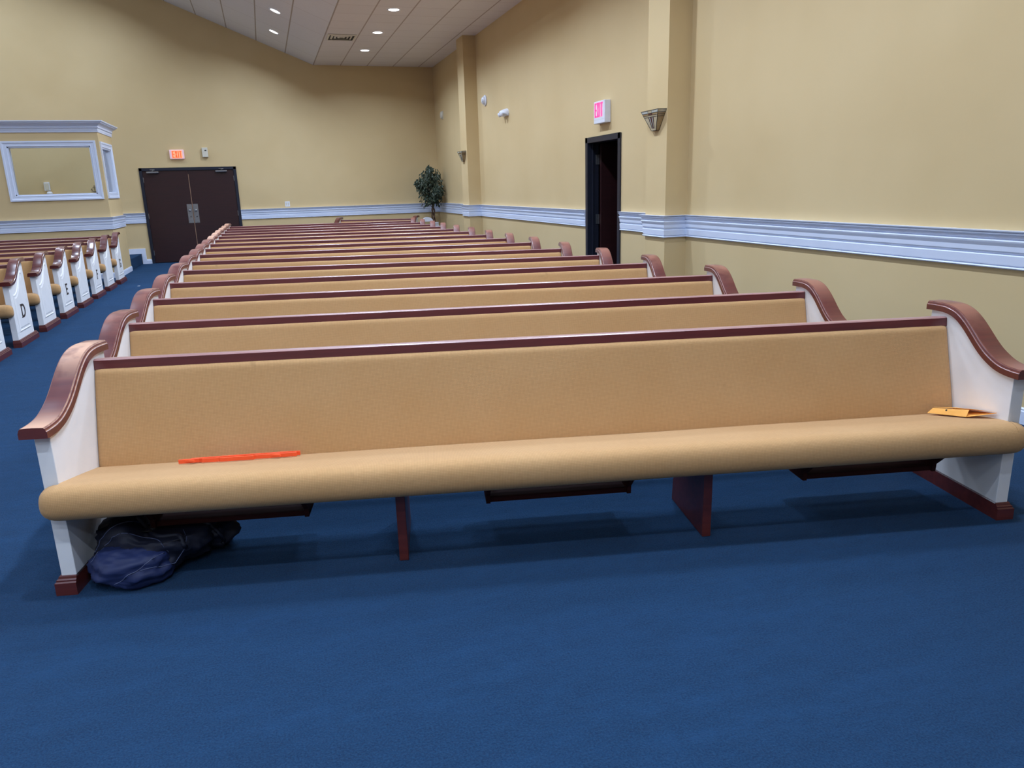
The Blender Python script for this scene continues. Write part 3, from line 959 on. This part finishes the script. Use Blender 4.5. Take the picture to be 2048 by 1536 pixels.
front_pocket = [c_ for c_ in bpy.data.objects if c_.name == 'front_pocket'][0]
body = [c_ for c_ in bpy.data.objects if c_.name == 'body'][0]
draped_tube('piping', [(.045, .05), (.09, .12), (.16, .17), (.24, .17), (.30, .14), (.335, .08)], .0017, M['piping'], front_pocket)
draped_tube('piping', [(.13, -.09), (.20, -.06), (.27, 0.0), (.325, .07)], .0017, M['piping'], front_pocket)
draped_tube('piping', [(.04, .11), (.10, .19), (.17, .25), (.26, .30)], .0017, M['piping'], body)
draped_tube('piping', [(.25, -.03), (.33, .01), (.39, .08), (.40, .15), (.37, .22)], .0017, M['piping'], body)
draped_tube('strap', [(.19, .30), (.24, .22), (.30, .17), (.37, .17), (.40, .10)], .010, M['black_nylon'], body)
draped_tube('strap', [(.40, .30), (.46, .26), (.50, .20), (.47, .14)], .009, M['black_nylon'], body)
p = drape([(.235, .20, None)], .006)
if p:
    q = Vector(p[0]); b = MB()
    b.tube([q + Vector((sx * .022, -.004 * sz, sz * .014)) for sx, sz in ((-1, -1), (1, -1), (1, 1), (-1, 1))], .003, 6, closed=True)
    b.build('buckle', M['dark_slot'], body)
# pale liner showing at the open end
blob(.43, .34, .175, .065, .05, .05, 21.3, .3, 2.0, 'liner', M['wrap'], parent=body, flat=False)

# loose paper scrap in the aisle
b = MB(); b.prism([(-.02, -.01), (.018, -.014), (.022, .012), (-.008, .016)], .001, .006, 'z')
o = b.build('paper_scrap', M['white_plastic']); o.location = (-2.23, 14.46, 0); tag(o, 'tiny white paper scrap on the blue aisle carpet', 'paper scrap')


# ------------------------------------------------------------------ signs and wall devices
def letters_exit(wd, ht, st, mat, parent, name='letters'):
    """EXIT in block strokes: local x to the right, z up, y = 0 facing -y"""
    b = MB(); lw = wd / 4.4; gap = (wd - 3 * lw - st) / 3; x = -wd / 2; d0, d1 = -.004, 0
    b.box(x, x + st, d0, d1, 0, ht)
    for z in (0, (ht - st * .8) / 2, ht - st * .8): b.box(x + st, x + lw, d0, d1, z, z + st * .8)
    x += lw + gap
    for s_ in (0, 1):
        q = [(x, 0), (x + st, 0), (x + lw, ht), (x + lw - st, ht)] if s_ == 0 else [(x + lw - st, 0), (x + lw, 0), (x + st, ht), (x, ht)]
        b.prism(q[::-1], d0 - .0005 * s_, d1, 'y')
    x += lw + gap
    b.box(x, x + st, d0, d1, 0, ht)
    x += st + gap
    b.box(x, x + lw, d0, d1, ht - st * .8, ht); b.box(x + lw / 2 - st / 2, x + lw / 2 + st / 2, d0, d1, 0, ht - st * .8)
    return b.build(name, mat, parent, fix=False)


o = empty('exit_sign', (-1.765, YB, 2.325)); tag(o, 'glowing orange EXIT sign above the double doors', 'exit sign')
box_obj('housing', -.155, .155, -.055, 0, 0, .205, M['exit_face'], o, .015)
pl = box_obj('glow_panel', -.105, .115, -.058, -.055, .018, .188, M['exit_glow'], o, .001)
lt = letters_exit(.20, .148, .017, M['exit_red'], pl); lt.location = (.005, -.058, .028)
o = empty('exit_sign', (XW, 9.292, 2.255), R(-90)); tag(o, 'white EXIT sign with pink letters above the narrow side door', 'exit sign')
box_obj('housing', -.168, .168, -.085, 0, 0, .272, M['white_plastic'], o, .008)
box_obj('seam', -.168, .168, -.0862, -.084, .045, .0475, M['beige'], o)
lt = letters_exit(.24, .172, .023, M['exit_pink'], o); lt.location = (-.01, -.0862, .078)

o = empty('wall_sensor_box', (-1.16, YB, 2.36)); tag(o, 'beige upright box on back wall right of the orange exit sign', 'wall box')
box_obj('housing', -.062, .062, -.06, 0, 0, .21, M['beige'], o, .006)
box_obj('slot', -.005, .035, -.063, -.06, .135, .155, M['dark_slot'], o)
o = empty('outlet_plate', (.55, YB, 1.247)); tag(o, 'white double outlet plate above the rail on the back wall', 'outlet')
box_obj('plate', -.057, .057, -.006, 0, -.06, .06, M['white_plastic'], o, .003)
for sx in (-.024, .024): box_obj('socket', sx - .014, sx + .014, -.009, -.006, -.034, .034, M['beige'], o, .003)

o = empty('wall_speaker', (XW, 14.77, 3.126), 0, 0, R(-90)); tag(o, 'round white dome detector high on the right wall', 'detector')
MB().lathe([(.0, 0), (.10, 0), (.10, .02), (.09, .028), (0, .028)], 28).build('base_ring', M['white_plastic'], o)
MB().lathe([(.075, .028), (.072, .05), (.055, .07), (.03, .08), (0, .082)], 28).build('dome', M['white_plastic'], o)
box_obj('slot', -.035, .02, -.05, .05, .055, .074, M['dark_slot'], o)
o = empty('wall_button', (XW, 18.5, 3.2), 0, 0, R(-90)); tag(o, 'small beige round fixture near the far right corner', 'fixture')
MB().lathe([(0, 0), (.085, 0), (.085, .03), (.07, .05), (0, .052)], 24).build('body', M['beige'], o)
box_obj('back_plate', -.09, .09, -.09, .09, 0, .012, M['beige'], o, .003)

o = empty('emergency_light', (XW, 13.47, 2.72), R(-90)); tag(o, 'white twin head emergency light on the right wall', 'emergency light')
b = MB(); rows = []
for i in range(13):
    a = math.pi * i / 12; r_ = math.sin(a) ** .6 if 0 < i < 12 else .05
    rows.append([(-.15 * math.cos(a), -.13 * r_ * math.sin(R(k * 15)) ** .8 if 0 < k < 12 else 0, .13 * (k / 12.0) * (.3 + .7 * r_)) for k in range(13)])
b.grid(rows); b.build('housing', M['white_plastic'], o)
for sx in (-.075, .075):
    hd = MB().lathe([(0, .012), (.03, .01), (.038, 0), (.036, -.03), (.02, -.045), (0, -.046)], 20).build('lamp_head', M['white_plastic'], o)
    hd.location = (sx, -.12, .02); hd.rotation_euler = (R(115), 0, R(20 if sx > 0 else -20))


# stained glass sconces
def make_sconce():
    root = empty('wall_sconce')
    # plan: wall edge half-width a, front half-width c, depth d; tapers to the bottom; local y = -out of wall
    def ring(z):
        k = (z + .0) / .20; k = max(0, min(1, k))
        a = .055 + (.205 - .055) * k; c = .05 + (.185 - .05) * k; d = .035 + (.09 - .035) * k
        return [(-a, 0, z), (-c, -d, z), (c, -d, z), (a, 0, z)]
    lv = [0, .02, .135, .153, .172, .2]
    rg = [ring(z) for z in lv]
    fr = [Vector(p) for p in rg[0]]
    b = MB()
    mats = [M['sg_cream'], M['sg_pale'], M['sg_amber'], M['sg_plum'], M['lead']]
    def strip_(r0, r1, f0, f1, side, mi):
        P, Q = r0[side], r0[side + 1]; P1, Q1 = r1[side], r1[side + 1]
        L3 = lambda p, q, t_: tuple(p[i] + (q[i] - p[i]) * t_ for i in range(3))
        k = len(b.v); b.v.extend([L3(P, Q, f0), L3(P, Q, f1), L3(P1, Q1, f1), L3(P1, Q1, f0)]); b.face([k, k + 1, k + 2, k + 3], mi=mi)
    for side in (0, 1, 2):
        for i in range(5):
            r0, r1 = rg[i], rg[i + 1]
            if side == 1 and i == 1:
                strip_(r0, r1, 0, .30, 1, 0); strip_(r0, r1, .30, .36, 1, 3); strip_(r0, r1, .36, .44, 1, 1); strip_(r0, r1, .44, .56, 1, 3); strip_(r0, r1, .56, .64, 1, 1); strip_(r0, r1, .64, .70, 1, 3); strip_(r0, r1, .70, 1, 1, 0)
            elif side == 1 and i in (3, 4):
                strip_(r0, r1, 0, .38, 1, 1 if i == 4 else 2); strip_(r0, r1, .38, .62, 1, 3 if i == 3 else 0); strip_(r0, r1, .62, 1, 1, 1 if i == 4 else 2)
            else:
                strip_(r0, r1, 0, 1, side, (1 if i == 4 else 2 if i == 3 else 0) if side == 1 else (0 if i in (4,) else 2))
    b.cap(rg[0], 4)
    o_ = b.build('glass_panels', mats, root)
    sd = o_.modifiers.new('thick', 'SOLIDIFY'); sd.thickness = .003
    c_ = MB()
    for r_ in rg[0:1] + rg[2:]:
        c_.tube(r_, .0028, 6)
    for j in range(4): c_.tube([rg[0][j], rg[-1][j]], .0032, 6)
    for f_ in (.30, .36, .44, .56, .64, .70):
        p = Vector(rg[1][1]).lerp(Vector(rg[1][2]), f_); q = Vector(rg[2][1]).lerp(Vector(rg[2][2]), f_); c_.tube([p, q], .0018, 5)
    for f_ in (.38, .62):
        p = Vector(rg[3][1]).lerp(Vector(rg[3][2]), f_); q = Vector(rg[5][1]).lerp(Vector(rg[5][2]), f_); c_.tube([p, q], .0018, 5)
    c_.build('lead_lines', M['lead'], root)
    box_obj('back_plate', -.06, .06, -.012, 0, .03, .17, M['steel'], root)
    return root


s1 = make_sconce(); s1.location = (4.04, 7.44, 2.03); s1.rotation_euler = (0, 0, R(-90))
tag(s1, 'stained glass wall sconce on the nearer pilaster beside the side door', 'sconce', 'stained glass sconces on the pilasters')
index_children()
s2 = copy_tree(s1); s2.location = (4.04, 15.62, 2.03)
tag(s2, 'stained glass wall sconce on the far pilaster near the tree', 'sconce', 'stained glass sconces on the pilasters')

# ------------------------------------------------------------------ ceiling fixtures
def make_downlight():
    root = empty('ceiling_light')
    MB().lathe([(.088, 0), (.088, -.006), (.098, -.009), (.112, -.007), (.116, 0)], 28).build('trim_ring', M['white_plastic'], root)
    MB().lathe([(0, -.005), (.06, -.005), (.088, -.003), (.088, .001)], 28).build('lens', M['lens'], root)
    return root


LDATA = bpy.data.lights.new('downlight', 'AREA'); LDATA.shape = 'DISK'; LDATA.size = .17; LDATA.energy = LAMP_POWER; LDATA.color = LAMP_COLOR[:3]; LDATA.spread = LAMP_SPREAD
dl = make_downlight(); index_children(); first = True
slope_a = math.atan(KS)


def put_light(x, y, where):
    global first
    o = dl if first else copy_tree(dl)
    first = False
    if x > XBRK: z, ry = ZF, 0
    elif x > XRIDGE: z, ry = ZF + KS * (XBRK - x), slope_a
    elif x > XB2: z, ry = ZF + KS * (x - XB2), -slope_a
    else: z, ry = ZF, 0
    o.location = (x, y, z - .001); o.rotation_euler = (0, ry, 0)
    ld = bpy.data.objects.new('downlight_beam', LDATA); col.objects.link(ld); ld.parent = o; ld.location = (0, 0, -.014)
    tag(o, where, 'ceiling light', 'recessed ceiling lights')


flat_l = ['farthest round light in the flat ceiling strip, nearest the back wall', 'middle round light of the flat ceiling strip beyond the vent', 'nearest round light in the flat ceiling strip, right of the slope']
for k in range(9):
    put_light(2.39, 17.25 - 1.9 * k, flat_l[k] if k < 3 else 'recessed light in the flat ceiling above the right block, out of frame')
slope_l = ['farther round light on the sloped ceiling near the back wall', 'nearer round light on the sloped ceiling at the top of the photo']
for k in range(12):
    put_light(.576, 17.5 - 1.9 * k, slope_l[k] if k < 2 else 'recessed light low on the ceiling slope, out of frame')
far_and_fill_rows = [(-1.3, 17.5 - 1.9 * k) for k in (9, 11)] + [(-2.6, 17.4), (-4.8, 17.4), (-7.0, 17.4)] + [(x, 14.0 - 3.8 * k) for x in (-3.5, -9.0, -12.176, -13.99) for k in range(6)]  # first two and the back-wall three are added to brighten foreground and upper wall
for x, y in far_and_fill_rows:
    put_light(x, y, 'recessed light in the far part of the vault out of frame')

o = empty('ceiling_vent', (1.765, 15.88, ZF)); tag(o, 'square louvered air vent in the flat ceiling tiles', 'vent')
MB().box(-.26, .26, -.26, .26, -.002, 0).build('backing', M['dark_slot'], o)
for k, r_ in enumerate((.27, .20, .135, .07)):
    b = MB(); rows = [[(-a, -a, z), (a, -a, z), (a, a, z), (-a, a, z)] for a, z in ((r_, -.003), (r_, -.010), (r_ - .035, -.022), (r_ - .035, -.018), (r_ - .012, -.003))]
    b.grid(rows, smooth=False, closed=True); b.build('louver', M['beige'], o)

# ------------------------------------------------------------------ tree in the corner
random.seed(11)
tree = empty('potted_tree', (3.98, 18.66, 0)); tag(tree, 'artificial ficus tree with variegated leaves in the far corner', 'tree')
b = MB()
for s_ in range(3):
    b.tube([(.022 * math.cos(z_ * 9 + s_ * 2.1) * (1.6 if z_ < .75 else .5), .022 * math.sin(z_ * 9 + s_ * 2.1) * (1.6 if z_ < .75 else .5), .28 + z_) for z_ in [k * .06 for k in range(19)]], .016, 8)
for k in range(14):
    a = random.uniform(0, 6.28); z_ = random.uniform(1.0, 1.4)
    b.tube([(0, 0, z_), (.1 * math.cos(a), .1 * math.sin(a), z_ + .15), (.2 * math.cos(a), .2 * math.sin(a), z_ + .22)], [.01, .007, .004], 5)
b.build('trunk', M['bark'], tree)
MB().lathe([(0, 0), (.13, 0), (.17, .28), (.18, .30), (.16, .30), (.15, .26), (0, .26)], 24).build('pot', M['pot'], tree)
b = MB(); cnt = 0
while cnt < 2600:
    p = Vector((random.gauss(0, 1), random.gauss(0, 1), random.gauss(0, 1))); p.normalize()
    r_ = random.uniform(.1, 1.0) ** .5
    prof = 1.0 if p.z < .2 else 1 - .25 * p.z
    c_ = Vector((-.03 + p.x * .33 * r_ * prof, p.y * .32 * r_ * prof, 1.56 + p.z * .47 * r_))
    c_ += Vector((noise.noise(c_ * 4), noise.noise(c_ * 4 + Vector((9, 0, 0))), noise.noise(c_ * 4 + Vector((0, 9, 0))))) * .19
    if c_.x > .235 or c_.y > .56: continue
    cnt += 1
    d = Vector((p.x * .6, p.y * .6, -.9 + random.uniform(-.4, .5))) + Vector((random.uniform(-.5, .5),) * 1 + (random.uniform(-.5, .5), 0)); d.normalize()
    sd = d.cross(Vector((random.uniform(-1, 1), random.uniform(-1, 1), random.uniform(-.3, 1)))).normalized()
    l = random.uniform(.06, .095); wd = l * .22
    up = sd.cross(d) * .006
    k = len(b.v)
    b.v += [tuple(c_), tuple(c_ + d * l * .4 + sd * wd), tuple(c_ + d * l * .45 + up), tuple(c_ + d * l * .4 - sd * wd), tuple(c_ + d * l)]
    b.face([k, k + 1, k + 2], [(.5, 0), (0, .5), (.5, .5)]); b.face([k, k + 2, k + 3], [(.5, 0), (.5, .5), (1, .5)])
    b.face([k + 1, k + 4, k + 2], [(0, .5), (.5, 1), (.5, .5)]); b.face([k + 2, k + 4, k + 3], [(.5, .5), (.5, 1), (1, .5)])
b.build('foliage', M['leaf'], tree, fix=False)

# white arched stand behind the last rows
o = empty('white_arched_stand', (3.76, 18.35, 0)); tag(o, 'white arched stand peeking up behind the last pews beside the tree', 'stand')
b = MB(); ro = [(.13 * math.cos(R(a)), .13 * math.sin(R(a)) * .8) for a in range(0, 181, 12)]
b.prism([(x, .735 + z) for x, z in ro], -.06, .06, 'y'); b.build('arch_top', M['white_plastic'], o)
for sx in (-.10, .10): box_obj('leg', sx - .02, sx + .02, -.03, .03, 0, .745, M['white_plastic'], o, .003)
box_obj('shelf', -.16, .30, -.07, .07, .60, .618, M['white_plastic'], o, .003)
b = MB()
for sx in (.17, .20, .23, .26): b.box(sx - .006, sx + .006, -.01, .01, .618, .70)
b.box(.16, .27, -.012, .012, .70, .712); b.build('lattice', M['white_plastic'], o)
